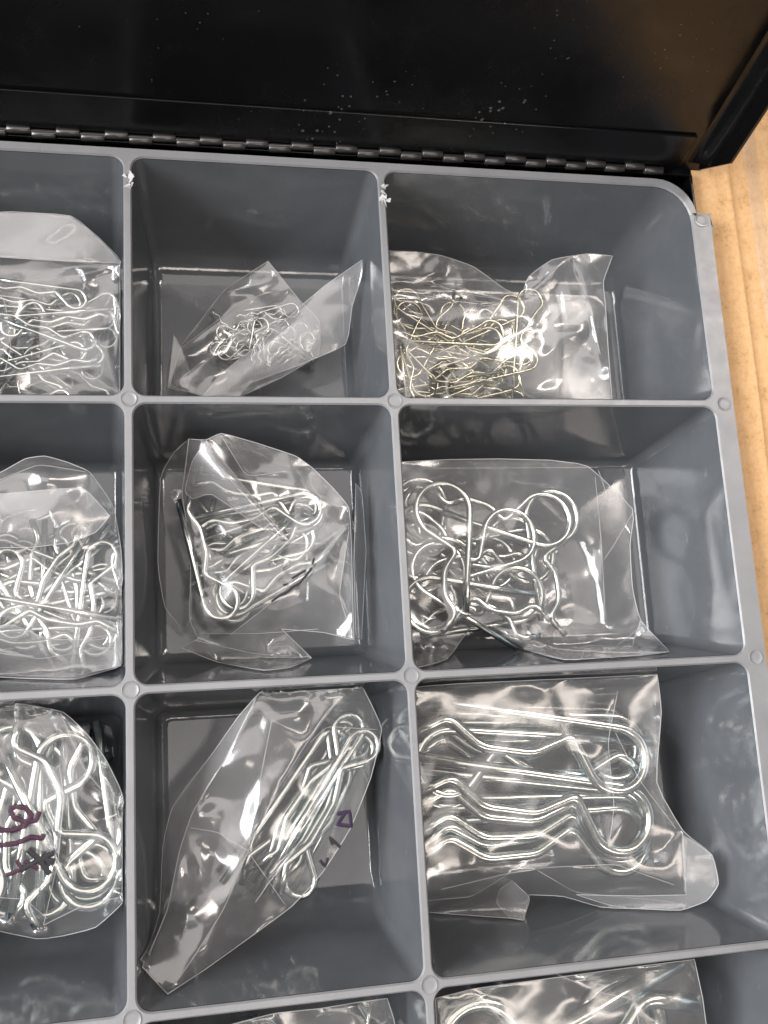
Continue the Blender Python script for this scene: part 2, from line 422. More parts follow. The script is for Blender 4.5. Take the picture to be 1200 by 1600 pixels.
def fillet(poly, rad, seg=6):
    out = [Vector(poly[0])]
    for a, p, c in zip(poly[:-2], poly[1:-1], poly[2:]):
        a, p, c = Vector(a), Vector(p), Vector(c)
        d1, d2 = (a - p), (c - p); r = min(rad, d1.length * 0.45, d2.length * 0.45)
        s, e = p + d1.normalized() * r, p + d2.normalized() * r
        for i in range(seg + 1):
            t = i / seg; out.append(s * (1 - t) ** 2 + p * 2 * t * (1 - t) + e * t * t)
    out.append(Vector(poly[-1])); return out
def clip_path(R, Ls, Lw, style):
    """planar wire line: straight leg, round eye at the origin, wavy leg; legs point along -x. All in metres."""
    pts = [Vector((-Ls, -R * 0.92)), Vector((-Ls * 0.5, -R * 0.96)), Vector((-R * 0.25, -R))]
    end = 142
    for i in range(25):
        a = math.radians(-90 + (end + 90) * i / 24); pts.append(Vector((R * math.cos(a), R * math.sin(a))))
    e = pts[-1]; l = Lw
    if style == 'wave':        # two kinks with a long shallow bulge between
        q = [e, (-R - l * 0.10, -R * 0.50), (-R - l * 0.32, R * 0.22), (-R - l * 0.62, R * 0.25), (-R - l * 0.82, -R * 0.48), (-R - l, R * 0.20)]
    elif style == 'slim':      # long and nearly straight with two shallow kinks
        q = [e, (-R - l * 0.14, -R * 0.55), (-R - l * 0.34, -R * 0.10), (-R - l * 0.62, -R * 0.10), (-R - l * 0.80, -R * 0.58), (-R - l, -R * 0.05)]
    elif style == 'kink':      # one sharp kink, then a flared tip
        q = [e, (-R - l * 0.30, -R * 0.62), (-R - l * 0.48, -R * 0.10), (-R - l * 0.72, -R * 0.62), (-R - l, R * 0.12)]
    else:                      # 'ripple': three small waves
        q = [e, (-R - l * 0.12, -R * 0.50), (-R - l * 0.32, -R * 0.05), (-R - l * 0.52, -R * 0.50), (-R - l * 0.72, -R * 0.05), (-R - l * 0.9, -R * 0.50), (-R - l, -R * 0.1)]
    f = fillet([Vector(p) for p in q], R * 0.30)
    pts += f[1:]
    return pts
def wire_mesh(name, pts, rad, seg=10):
    V, F = [], []; n = len(pts)
    for i, p in enumerate(pts):
        t = (pts[min(i + 1, n - 1)] - pts[max(i - 1, 0)]).normalized(); s = Vector((-t.y, t.x))
        for k in range(seg):
            a = 2 * math.pi * k / seg
            V.append((p.x + s.x * rad * math.cos(a), p.y + s.y * rad * math.cos(a), rad * math.sin(a)))
        if i:
            b0 = (i - 1) * seg
            for k in range(seg):
                j = (k + 1) % seg; F.append((b0 + k, b0 + seg + k, b0 + seg + j, b0 + j))
    F.append(tuple(range(seg))); F.append(tuple(range((n - 1) * seg + seg - 1, (n - 1) * seg - 1, -1)))
    return mesh(name, V, F)

PILES = {}
class Kind:
    def __init__(s, R, Ls, Lw, wire, style, m, label, group, cell):
        s.R, s.Ls, s.wire, s.label, s.group, s.m = R, Ls, wire, label, group, m
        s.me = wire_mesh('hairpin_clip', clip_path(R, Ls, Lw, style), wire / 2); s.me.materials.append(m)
        s.n = 0; s.cell = cell
        s.co = np.empty(len(s.me.vertices) * 3); s.me.vertices.foreach_get('co', s.co); s.co = s.co.reshape(-1, 3)
def put(kind, u, v, tu, tv, z, flip=False, tilt=None, rnd=random, look=None):
    """a clip with its eye under picture point (u, v), legs pointing towards (tu, tv), eye at height z"""
    a = PX(u, v, z); b_ = PX(tu, tv, z); d = b_ - a
    ang = math.atan2(d.y, d.x) + math.pi
    o = bpy.data.objects.new('hairpin_clip', kind.me); COL.objects.link(o)
    tx, ty = tilt if tilt else (rnd.uniform(-4, 4), rnd.uniform(-4, 4))
    o.rotation_mode = 'XYZ'
    m = Matrix.Translation(a) @ Matrix.Rotation(ang, 4, 'Z') @ Matrix.Rotation(math.radians(ty), 4, 'Y') @ Matrix.Rotation(math.radians(tx) + (math.pi if flip else 0), 4, 'X')
    # keep the whole clip between the walls of its bin
    co = kind.co @ np.array(m.to_3x3()).T + np.array(m.translation)
    zl = float(co[:, 2].min())
    if zl < -D + 0.001: co[:, 2] += -D + 0.001 - zl; m = Matrix.Translation((0, 0, -D + 0.001 - zl)) @ m
    lim = np.array([cell_room(*kind.cell, float(zz)) for zz in co[::5, 2]]); cc = co[::5]
    dx0 = float((lim[:, 0] - cc[:, 0]).max()); dx1 = float((cc[:, 0] - lim[:, 1]).max())
    dy0 = float((lim[:, 2] - cc[:, 1]).max()); dy1 = float((cc[:, 1] - lim[:, 3]).max())
    def push(a, c):
        if a > 0 and c > 0: return (a - c) / 2
        return max(a, 0) - max(c, 0)
    m = Matrix.Translation((push(dx0, dx1), push(dy0, dy1), 0)) @ m
    o.matrix_world = m
    co = kind.co @ np.array(m.to_3x3()).T + np.array(m.translation)
    PILES.setdefault(kind.cell, []).append(co[::2])
    if kind.n == 0: kind.me.polygons.foreach_set('use_smooth', [True] * len(kind.me.polygons))
    kind.n += 1
    tag(o, look or kind.label, 'clip', kind.group)
    return o
def inside(poly, x, y):
    c = False; j = len(poly) - 1
    for i in range(len(poly)):
        xi, yi, xj, yj = poly[i][0], poly[i][1], poly[j][0], poly[j][1]
        if (yi > y) != (yj > y) and x < (xj - xi) * (y - yi) / (yj - yi) + xi: c = not c
        j = i
    return c
def pile(kind, poly, n, z0, z1, seed, ang=None):
    """fill a patch with clips lying on each other, low ones first"""
    rnd = random.Random(seed); k = 0; tries = 0
    us = [p[0] for p in poly]; vs = [p[1] for p in poly]
    lpx = kind.Ls * 1518 / 0.34
    while k < n and tries < 6000:
        tries += 1
        u, v = rnd.uniform(min(us), max(us)), rnd.uniform(min(vs), max(vs))
        a = rnd.uniform(0, 2 * math.pi) if ang is None else math.radians(rnd.gauss(*ang)) + (math.pi if rnd.random() < 0.5 else 0)
        tu, tv = u + lpx * math.cos(a), v + lpx * math.sin(a)
        rp = kind.R * 1518 / 0.34
        if not (inside(poly, u, v) and inside(poly, tu, tv) and inside(poly, u - rp * math.cos(a), v - rp * math.sin(a))): continue
        z = z0 + (z1 - z0) * (k + 0.5) / n
        put(kind, u, v, tu, tv, z, rnd.random() < 0.5, (rnd.uniform(-9, 9), rnd.uniform(-5, 5)), rnd); k += 1

# ------------------------------------------------------------------ clear film
def film_mat(name, haze, tint, rough, crease=0.5):
    m = bpy.data.materials.new(name); m.use_nodes = True; nt = m.node_tree; nt.nodes.clear()
    out = N(nt, 'ShaderNodeOutputMaterial')
    tr = N(nt, 'ShaderNodeBsdfTransparent'); tr.inputs[0].default_value = (*tint, 1)
    gl = N(nt, 'ShaderNodeBsdfGlossy'); gl.inputs[0].default_value = (1, 1, 1, 1); gl.inputs['Roughness'].default_value = rough
    df = N(nt, 'ShaderNodeBsdfDiffuse'); df.inputs[0].default_value = (0.85, 0.85, 0.86, 1)
    tl = N(nt, 'ShaderNodeBsdfTranslucent'); tl.inputs[0].default_value = (0.85, 0.85, 0.86, 1)
    dm = N(nt, 'ShaderNodeMixShader'); dm.inputs[0].default_value = 0.4; L(nt, df.outputs[0], dm.inputs[1]); L(nt, tl.outputs[0], dm.inputs[2])
    tc = N(nt, 'ShaderNodeTexCoord')
    nb = bump(nt, obj_noise(nt, 75, 2, 0.5), crease, 0.0026, None)
    L(nt, nb, gl.inputs['Normal'])
    lw = N(nt, 'ShaderNodeLayerWeight'); lw.inputs['Blend'].default_value = 0.5; L(nt, nb, lw.inputs['Normal'])
    pw = N(nt, 'ShaderNodeMath', operation='POWER'); L(nt, lw.outputs['Facing'], pw.inputs[0]); pw.inputs[1].default_value = 3.5
    sc = N(nt, 'ShaderNodeMath', operation='MULTIPLY_ADD'); L(nt, pw.outputs[0], sc.inputs[0]); sc.inputs[1].default_value = 0.75; sc.inputs[2].default_value = 0.12
    m1 = N(nt, 'ShaderNodeMixShader'); m1.inputs[0].default_value = haze; L(nt, tr.outputs[0], m1.inputs[1]); L(nt, dm.outputs[0], m1.inputs[2])
    m2 = N(nt, 'ShaderNodeMixShader'); L(nt, sc.outputs[0], m2.inputs[0]); L(nt, m1.outputs[0], m2.inputs[1]); L(nt, gl.outputs[0], m2.inputs[2])
    L(nt, m2.outputs[0], out.inputs[0]); return m
M_FILM = film_mat('clear_polythene_film', 0.15, (0.97, 0.97, 0.97), 0.19, 0.10)
M_FLAP = film_mat('doubled_polythene_film', 0.30, (0.95, 0.95, 0.95), 0.22, 0.2)
M_BACK = film_mat('clear_polythene_underside', 0.03, (0.98, 0.98, 0.98), 0.14, 0.4)
M_SEAM, nt, b = mat('sealed_film_edge'); b.inputs['Base Color'].default_value = (0.72, 0.72, 0.73, 1); b.inputs['Roughness'].default_value = 0.2
b.inputs['Alpha'].default_value = 0.45
M_INK, nt, b = mat('black_marker_ink'); b.inputs['Base Color'].default_value = (0.012, 0.01, 0.016, 1); b.inputs['Roughness'].default_value = 0.4
M_INKP, nt, b = mat('purple_marker_ink'); b.inputs['Base Color'].default_value = (0.018, 0.006, 0.034, 1); b.inputs['Roughness'].default_value = 0.4
M_INKR, nt, b = mat('maroon_marker_ink'); b.inputs['Base Color'].default_value = (0.045, 0.008, 0.030, 1); b.inputs['Roughness'].default_value = 0.4; b.inputs['Alpha'].default_value = 0.85

def seat(u, v, z, cell):
    """point of the film under (u, v), raised along the wall if it would pass through it"""
    z = max(z, -D + 0.0010); zz = z
    while zz < -0.002:
        p = PX(u, v, zz); q = cell_room(*cell, zz)
        if q[0] <= p.x <= q[1] and q[2] <= p.y <= q[3]: return p
        zz += 0.001
    p = PX(u, v, z); q = cell_room(*cell, z)
    return Vector((min(max(p.x, q[0]), q[1]), min(max(p.y, q[2]), q[3]), z))
def tps(ctrl):
    P = np.array([(a / 100, b / 100) for a, b, _ in ctrl]); Z = np.array([c for _, _, c in ctrl]); n = len(P)
    def U(d2): return np.where(d2 > 0, d2 * np.log(d2 + 1e-12), 0)
    K = U(((P[:, None] - P[None]) ** 2).sum(-1)) + np.eye(n) * 0.02
    A = np.zeros((n + 3, n + 3)); A[:n, :n] = K; A[:n, n] = 1; A[:n, n + 1:] = P; A[n, :n] = 1; A[n + 1:, :n] = P.T
    w = np.linalg.solve(A, np.concatenate([Z, [0, 0, 0]]))
    def f(u, v):
        q = np.array((u / 100, v / 100)); return float(w[:n] @ U(((P - q) ** 2).sum(-1)) + w[n] + w[n + 1:] @ q)
    return f
MM = 0.001
def height_map(cell):
    """top of the pile of clips in a bin, on a grid over the picture positions"""
    co = np.concatenate(PILES[cell]); q = (co - np.array(CAM)) @ np.array(RM)
    u = 600 + FPX * q[:, 0] / -q[:, 2]; v = 800 - FPX * q[:, 1] / -q[:, 2]
    G = 6; nx_, ny_ = 1500 // G, 2000 // G; hm = np.full((nx_, ny_), -99.0)
    iu = ((u + 150) / G).astype(int).clip(0, nx_ - 1); iv = (v / G).astype(int).clip(0, ny_ - 1)
    np.maximum.at(hm, (iu, iv), co[:, 2] * 1000)
    h2 = hm.copy()
    for dx in (-1, 0, 1):
        for dy in (-1, 0, 1): h2 = np.maximum(h2, np.roll(np.roll(hm, dx, 0), dy, 1))
    return lambda a, c: h2[int(min(max((a + 150) / G, 0), nx_ - 1)), int(min(max(c / G, 0), ny_ - 1))]
def soften(pts):
    """round the gentle turns of an outline, keep its real corners"""
    out = []; n = len(pts)
    for i in range(n):
        a, p, c = (Vector(pts[(i + d) % n]) for d in (-1, 0, 1))
        d1, d2 = (p - a).xy, (c - p).xy
        ang = abs(d1.angle_signed(d2)) if d1.length > 1e-6 and d2.length > 1e-6 else 0
        if ang < 0.12 or ang > 1.15: out.append(tuple(p))
        else: out += [tuple(p.lerp(a, 0.28)), tuple(p.lerp((a + c) / 2, 0.09)), tuple(p.lerp(c, 0.28))]
    return out
def film(name, parent, cell, outline, ctrl=(), creases=(), nrand=40, jit=1.2, seed=1, m=None, cuts=3, smooth=2, minsep=None, over=None):
    """film sheet: outline and control points are (u, v, height in mm); creases are chains of such points.
    Random folds are scattered between them and everything is cut into fine triangles."""
    rnd = random.Random(seed); outline = soften(outline)
    pts = list(outline) + list(ctrl) + [p for ch in creases for p in ch]
    f = tps(pts)
    P2 = [(p[0], p[1]) for p in outline]; Zs = [p[2] for p in outline]; n0 = len(P2)
    edges = [(i, (i + 1) % n0) for i in range(n0)]
    for p in ctrl: P2.append((p[0], p[1])); Zs.append(p[2])
    for ch in creases:
        b0 = len(P2)
        for p in ch: P2.append((p[0], p[1])); Zs.append(p[2])
        edges += [(b0 + i, b0 + i + 1) for i in range(len(ch) - 1)]
    us = [p[0] for p in outline]; vs = [p[1] for p in outline]
    area = (max(us) - min(us)) * (max(vs) - min(vs)); sep = minsep or 0.55 * math.sqrt(area / max(nrand, 1))
    k = t = 0
    while k < nrand and t < nrand * 60:
        t += 1; u, v = rnd.uniform(min(us), max(us)), rnd.uniform(min(vs), max(vs))
        if not inside(P2[:n0], u, v) or min((u - a) ** 2 + (v - b2) ** 2 for a, b2 in P2) < sep * sep: continue
        P2.append((u, v)); Zs.append(f(u, v) + rnd.gauss(0, jit)); k += 1
    r = delaunay_2d_cdt([Vector(p) for p in P2], edges, [list(range(n0))], 1, 1e-4, True)
    vo, fo, orig = r[0], r[2], r[3]
    bm = bmesh.new(); lay = []
    for co, og in zip(vo, orig):
        z = Zs[og[0]] if og else f(co.x, co.y)
        bm.verts.new((co.x, co.y, z * 5.0))
    bm.verts.ensure_lookup_table()
    poly = [(p[0], p[1]) for p in outline]
    for fc in fo:
        if not inside(poly, sum(vo[i].x for i in fc) / len(fc), sum(vo[i].y for i in fc) / len(fc)): continue
        try: bm.faces.new([bm.verts[i] for i in fc])
        except ValueError: pass
    bmesh.ops.subdivide_edges(bm, edges=bm.edges[:], cuts=cuts, use_grid_fill=True)
    bmesh.ops.triangulate(bm, faces=bm.faces[:])
    for _ in range(smooth):
        inner = [v for v in bm.verts if not v.is_boundary]
        bmesh.ops.smooth_vert(bm, verts=inner, factor=0.5, use_axis_x=True, use_axis_y=True, use_axis_z=True)
    loc = parent.location; hm = height_map(cell) if over else None
    for v in bm.verts:
        u, w, z = v.co.x, v.co.y, v.co.z / 5.0
        amp = 0.35 if not v.is_boundary else 0.15
        z += amp * noise.noise((u * 0.035 + seed, w * 0.035, 3.1)) + 0.5 * amp * noise.noise((u * 0.09, w * 0.09 + seed, 1.7))
        if over and not v.is_boundary: z = max(z, hm(u, w) + over)
        p = seat(u, w, z * MM, cell); v.co = p - loc
    if over:
        bmesh.ops.smooth_vert(bm, verts=[v for v in bm.verts if not v.is_boundary], factor=0.35, use_axis_x=True, use_axis_y=True, use_axis_z=True)
    bm.normal_update()
    # boundary chain for the seam
    be = [e for e in bm.edges if e.is_boundary]
    chain = []
    if be:
        nb = {}
        for e in be:
            for a, c in ((e.verts[0], e.verts[1]), (e.verts[1], e.verts[0])): nb.setdefault(a, []).append(c)
        st = be[0].verts[0]; cur, prev = st, None
        while True:
            chain.append(cur.co.copy()); nx_ = [q for q in nb[cur] if q is not prev]
            if not nx_: break
            prev, cur = cur, nx_[0]
            if cur is st or len(chain) > 5000: break
    o = link(name, from_bm(name, bm), m or M_FILM, parent)
    return o, chain
def tube(pts, rad, closed=False, seg=5, flat=1.0):
    V, F = [], []; n = len(pts)
    for i, p in enumerate(pts):
        a = pts[(i - 1) % n] if closed or i else pts[0]; c = pts[(i + 1) % n] if closed or i < n - 1 else pts[-1]
        t = (c - a)
        t = t.normalized() if t.length > 1e-9 else Vector((1, 0, 0))
        s = t.cross(Vector((0, 0, 1)))
        s = s.normalized() if s.length > 1e-6 else Vector((1, 0, 0))
        w = s.cross(t)
        for k in range(seg):
            q = 2 * math.pi * k / seg; V.append(p + s * rad * math.cos(q) + w * rad * flat * math.sin(q))
    for i in range(n if closed else n - 1):
        j = (i + 1) % n
        for k in range(seg):
            l = (k + 1) % seg; F.append((i * seg + k, j * seg + k, j * seg + l, i * seg + l))
    return V, F
def seam(parent, chain, rad=0.00016):
    V, F = tube(chain, rad, True)
    return link('seam', mesh('seam', V, F), M_SEAM, parent)
def fold_lines(parent, sheet, cell, creases):
    """fine pale beads added along the folds for the bright lines they show"""
    from mathutils.kdtree import KDTree
    vs = sheet.data.vertices; kd = KDTree(len(vs))
    for i, v in enumerate(vs): kd.insert(v.co, i)
    kd.balance(); V, F = [], []
    for ch in creases:
        line = []
        for a, c in zip(ch[:-1], ch[1:]):
            n = max(2, int(math.hypot(c[0] - a[0], c[1] - a[1]) / 7))
            for i in range(n):
                t = i / n; p = seat(a[0] + (c[0] - a[0]) * t, a[1] + (c[1] - a[1]) * t, (a[2] + (c[2] - a[2]) * t) * MM, cell) - parent.location
                q = kd.find(p)[0]; line.append(Vector((p.x, p.y, q.z)))
        for _ in range(2): line = [line[0]] + [(x0 + y0 * 2 + z0) / 4 for x0, y0, z0 in zip(line[:-2], line[1:-1], line[2:])] + [line[-1]]
        o = len(V); v_, f_ = tube(line, 0.00011, False, 5); V += v_; F += [tuple(i + o for i in q) for q in f_]
    if V: link('fold_line', mesh('fold_line', V, F), M_SEAM, parent)
def bag(label, cell, outline, ctrl=(), creases=(), flaps=(), back_z=-47, **k):
    us = [p[0] for p in outline]; vs = [p[1] for p in outline]
    base = PX(sum(us) / len(us), sum(vs) / len(vs), -D)
    q = cell_room(*cell, -D); base.x = min(max(base.x, q[0]), q[1]); base.y = min(max(base.y, q[2]), q[3]); base.z = -D
    e = tag(empty('plastic_bag', base), label, 'bag', 'clear bags of clips in the tray')
    k['nrand'] = int(k['nrand'] * 1.7); k['jit'] *= 0.72
    o, ch = film('front_film', e, cell, outline, ctrl, creases, over=0.4, cuts=3, **k)
    fold_lines(e, o, cell, creases)
    seam(e, ch)
    cu, cv = sum(us) / len(us), sum(vs) / len(vs)
    back = [(p[0] + (cu - p[0]) * 0.015, p[1] + (cv - p[1]) * 0.015, max(-48.5, p[2] - 1.0)) for p in outline]
    film('back_film', e, cell, back, [(cu, cv, back_z)] + [(cu + (p[0] - cu) * 0.6, cv + (p[1] - cv) * 0.6, back_z) for p in outline[::2]], nrand=14, jit=0.8, seed=k.get('seed', 1) + 50, m=M_BACK, cuts=2)
    for i, fl in enumerate(flaps):
        fo, fch = film('fold', e, cell, fl['o'], fl.get('c', ()), fl.get('k', ()), nrand=fl.get('n', 10), jit=fl.get('j', 0.6), seed=fl.get('s', i + 9), m=fl.get('m', M_FLAP), cuts=2, over=1.2)
        seam(e, fch, 0.00014)
    return e
def ink(parent, cell, strokes, z, rad, m, up=0.6):
    """marker strokes on the film: flattened beads along (u, v) lines at film height z (mm)"""
    V, F = [], []
    for st in strokes:
        pts = []
        for (a, b2) in zip(st[:-1], st[1:]):
            n = max(2, int(math.hypot(b2[0] - a[0], b2[1] - a[1]) / 3))
            for i in range(n): t = i / n; pts.append((a[0] + (b2[0] - a[0]) * t, a[1] + (b2[1] - a[1]) * t))
        pts.append(st[-1])
        P3 = [seat(u, v, (z(u, v) if callable(z) else z) * MM + up * MM, cell) - parent.location for u, v in pts]
        o = len(V); v_, f_ = tube(P3, rad, False, 8, 0.15)
        V += v_; F += [tuple(i + o for i in q) for q in f_]
    return link('handwriting', mesh('handwriting', V, F), m, parent)

# ------------------------------------------------------------------ bins: clips first, then the bags round them
def kind(R, Ls, Lw, wire, style, m, look, where, cell):
    return Kind(R * MM, Ls * MM, Lw * MM, wire * MM, style, m, f'{look} in the {where}', f'clips in the {where}', cell)

# --- top left bin (row 1, column 1)
k = kind(3.4, 33, 29, 1.60, 'ripple', M_ZINC, 'thin silver wavy wire hairpin clip piled', 'cropped top left bin', (0, 1))
pile(k, [(-60, 440), (190, 430), (190, 625), (-60, 640)], 24, -0.047, -0.030, 11, (4, 28))
bag('flat topped clear bag of thin silver clips filling the cropped top left bin', (0, 1),
    [(-60, 333, -14), (20, 331, -14), (113, 336, -15), (155, 372, -18), (193, 410, -22), (194, 520, -26), (193, 618, -30), (90, 622, -32), (-60, 625, -32)],
    [(60, 520, -27), (130, 560, -27), (20, 570, -28)],
    [[(-55, 398, -20), (60, 402, -19), (190, 418, -22)], [(-40, 415, -24), (8, 470, -22), (17, 545, -22), (4, 592, -26)]], nrand=45, jit=0.9, seed=3,
    flaps=[dict(o=[(-60, 332, -13), (113, 335, -13.5), (192, 411, -20), (100, 408, -17), (-60, 398, -17)], n=4, j=0.2)])

# --- top middle bin (row 1, column 2): a few tiny clips
k = kind(2.7, 14, 12, 0.9, 'ripple', M_ZINC, 'tiny silver wire hairpin clip', 'top middle bin', (0, 2))
for a in [(340, 545, 375, 500), (352, 551, 395, 512), (362, 548, 380, 495), (383, 512, 392, 560), (398, 511, 402, 552), (408, 508, 400, 550), (355, 552, 410, 540), (375, 528, 350, 500), (350, 520, 385, 500),
          (430, 488, 385, 495), (436, 492, 390, 505), (420, 500, 380, 508), (455, 485, 410, 497), (380, 545, 430, 520), (395, 535, 440, 505), (440, 510, 400, 530), (450, 520, 480, 545), (470, 515, 440, 540), (480, 530, 450, 550), (430, 545, 470, 560)]:
    put(k, *a, -0.043 + random.uniform(-0.0035, 0.002), random.random() < 0.5)
bag('small clear bag of tiny clips with a folded flap in the top middle bin', (0, 2),
    [(419, 408, -30), (470, 472, -33), (500, 500, -36), (500, 555, -38), (440, 590, -38), (371, 622, -38), (312, 618, -38), (266, 602, -40), (274, 570, -43), (282, 541, -43), (318, 495, -42), (350, 453, -38)],
    [(395, 520, -38), (430, 500, -37)],
    [[(284, 543, -41), (340, 500, -38), (400, 462, -34), (455, 450, -32)], [(355, 456, -36), (395, 446, -32), (425, 436, -31)], [(270, 600, -38), (330, 560, -38), (365, 520, -39)]],
    nrand=34, jit=0.8, seed=5,
    flaps=[dict(o=[(566, 406, -18), (508, 446, -24), (470, 478, -28), (410, 534, -31), (345, 583, -33), (312, 622, -35), (371, 624, -35), (389, 599, -34), (466, 571, -33), (543, 539, -31), (550, 478, -26), (566, 430, -20)],
               k=[[(560, 432, -21), (480, 480, -27), (400, 560, -31), (345, 612, -34)], [(535, 532, -30), (500, 500, -27), (475, 492, -27)]], n=8, j=0.5),
           dict(o=[(272, 523, -41), (284, 545, -41), (300, 590, -41), (290, 612, -41), (262, 606, -42)], n=3, j=0.3, m=M_FILM)])

# --- top right bin (row 1, column 3): thin yellowish clips
k = kind(4.8, 40, 35, 1.15, 'kink', M_ZINCY, 'thin yellowish wire hairpin clip tangled', 'top right bin', (0, 3))
pile(k, [(560, 470), (830, 465), (838, 620), (800, 660), (560, 660)], 20, -0.0475, -0.033, 23)
for a in [(812, 552, 640, 610), (640, 505, 650, 610), (636, 470, 720, 528), (820, 560, 690, 590), (795, 615, 690, 640), (640, 570, 680, 500), (828, 470, 822, 580), (800, 480, 690, 530), (650, 600, 620, 500)]:
    put(k, *a, -0.033 + random.uniform(-0.003, 0.001), random.random() < 0.5)
bag('clear bag pinched in the middle over thin yellowish clips in the top right bin', (0, 3),
    [(590, 392, -17), (645, 393, -17), (690, 399, -18), (740, 416, -20), (790, 453, -24), (815, 462, -27), (825, 432, -22), (862, 405, -19), (920, 396, -17), (957, 400, -17), (942, 440, -20), (946, 475, -22), (950, 540, -26), (957, 632, -30), (860, 634, -32), (720, 634, -32), (590, 634, -32)],
    [(700, 560, -27), (770, 570, -26), (650, 540, -28), (900, 560, -28), (880, 480, -23)],
    [[(595, 428, -21), (660, 440, -22), (720, 458, -23), (800, 470, -25), (842, 467, -24)], [(818, 466, -25), (865, 425, -19), (885, 402, -18)], [(895, 405, -18), (920, 470, -21), (940, 560, -26)], [(595, 455, -24), (690, 466, -26), (775, 476, -26)]],
    nrand=60, jit=1.3, seed=10)

# --- middle left bin (row 2, column 1)
k = kind(4.8, 38, 33, 2.05, 'slim', M_ZINC, 'silver wire hairpin clip piled', 'cropped middle left bin', (1, 1))
pile(k, [(-60, 840), (185, 820), (192, 1010), (-60, 1030)], 19, -0.0465, -0.029, 31)
for a in [(80, 955, 260, 985), (165, 890, 150, 1000), (40, 990, 45, 860), (60, 930, 170, 845), (150, 1000, -10, 1010), (10, 940, 60, 1020)]:
    put(k, *a, -0.029 + random.uniform(-0.002, 0.001), random.random() < 0.5)
bag('bulging clear bag with a lens shaped fold in the cropped middle left bin', (1, 1),
    [(-60, 748, -16), (-5, 742, -16), (40, 716, -15), (70, 712, -15), (105, 722, -16), (140, 736, -17), (178, 790, -20), (190, 860, -24), (193, 960, -26), (193, 1040, -26), (120, 1062, -30), (40, 1060, -30), (-60, 1055, -30)],
    [(80, 920, -24), (20, 880, -23), (140, 960, -24), (60, 1000, -25)],
    [[(-50, 770, -15), (60, 725, -13), (140, 738, -16)], [(-40, 990, -23), (30, 975, -22), (70, 1000, -24), (160, 1000, -24), (190, 985, -24)], [(134, 765, -16), (140, 800, -17), (150, 815, -18)], [(-30, 1010, -24), (60, 1030, -26), (185, 1010, -25)]],
    nrand=45, jit=1.1, seed=12,
    flaps=[dict(o=[(-60, 778, -12), (20, 770, -11), (90, 764, -11), (132, 762, -12), (172, 806, -16), (150, 832, -18), (110, 848, -18), (50, 855, -18), (-60, 857, -18)], c=[(60, 810, -12), (-10, 815, -12)], k=[[(90, 776, -11), (88, 798, -11.5), (60, 815, -12), (30, 814, -12)]], n=8, j=0.4),
           dict(o=[(-60, 985, -21), (20, 975, -21), (72, 998, -23), (120, 1000, -24), (186, 990, -24), (188, 1040, -25), (110, 1058, -29), (-60, 1052, -29)], n=12, j=0.8)])

# --- middle bin (row 2, column 2)
k = kind(5.6, 37, 33, 2.05, 'slim', M_ZINC, 'medium silver wire hairpin clip', 'centre bin', (1, 2))
for i, a in enumerate([(475, 795, 345, 850), (455, 870, 340, 800), (470, 825, 335, 900), (365, 945, 340, 800), (480, 805, 340, 830), (360, 925, 490, 860), (470, 815, 340, 862), (465, 840, 335, 870), (365, 935, 480, 870), (478, 800, 350, 845), (470, 790, 345, 770), (370, 925, 450, 850), (475, 795, 365, 820), (345, 940, 308, 800), (455, 850, 330, 905), (470, 812, 350, 880)]):
    put(k, *a, -0.046 + 0.0013 * min(i, 13) - (0.008 if i > 13 else 0), i % 2 == 0, look={0: None, 13: 'medium silver clip standing along the left edge of the bag in the centre bin', 12: 'medium silver clip with its eye at the upper right of the centre bin'}.get(i))
e = bag('crumpled clear bag with several folded panels standing in the centre bin', (1, 2),
    [(295, 686, -14), (322, 688, -13), (345, 676, -13), (400, 692, -15), (462, 712, -17), (487, 730, -18), (520, 762, -19), (546, 792, -20), (549, 850, -21), (551, 930, -22), (553, 1000, -24), (507, 988, -28), (440, 983, -30), (487, 1028, -34), (455, 1043, -36), (413, 1048, -36), (340, 1035, -36), (283, 1012, -36), (310, 998, -34), (296, 970, -32), (298, 890, -30), (292, 820, -28), (284, 770, -26), (290, 730, -20)],
    [(400, 850, -23), (370, 900, -24), (460, 810, -21)],
    [[(322, 690, -12.5), (360, 738, -14), (410, 796, -18), (452, 846, -22)], [(345, 680, -13), (385, 745, -18), (455, 735, -17)], [(360, 992, -30), (420, 945, -24), (480, 890, -20), (546, 820, -18)], [(452, 848, -22), (500, 850, -20), (545, 818, -18)], [(310, 990, -33), (400, 990, -29), (505, 982, -27)], [(302, 1000, -33), (400, 1022, -33), (480, 1026, -34)], [(545, 830, -19), (530, 930, -20), (550, 995, -23)]],
    nrand=40, jit=0.9, seed=17,
    flaps=[dict(o=[(295, 686, -15), (272, 706, -22), (250, 742, -30), (246, 883, -38), (257, 950, -40), (287, 985, -40), (300, 965, -36), (298, 890, -34), (290, 820, -32), (284, 770, -28)], n=6, j=0.5, m=M_FILM),
           dict(o=[(322, 688, -12), (452, 846, -21), (400, 820, -20), (330, 770, -18), (300, 780, -22), (288, 768, -24), (300, 720, -16)], k=[[(328, 730, -13), (350, 775, -15), (390, 805, -18)]], n=6, j=0.5),
           dict(o=[(556, 755, -26), (566, 770, -30), (572, 860, -34), (565, 1000, -34), (556, 995, -26), (553, 880, -24)], n=3, j=0.3)])
ink(e, (1, 2), [[(424, 940), (444, 926)], [(442, 930), (465, 912)], [(456, 904), (478, 891)], [(464, 916), (486, 890)], [(488, 882), (491, 872)], [(440, 928), (446, 926)], [(442, 914), (450, 913)], [(460, 915), (466, 913)], [(484, 890), (488, 888)]], -18, 0.00035, M_INK, 2.0)

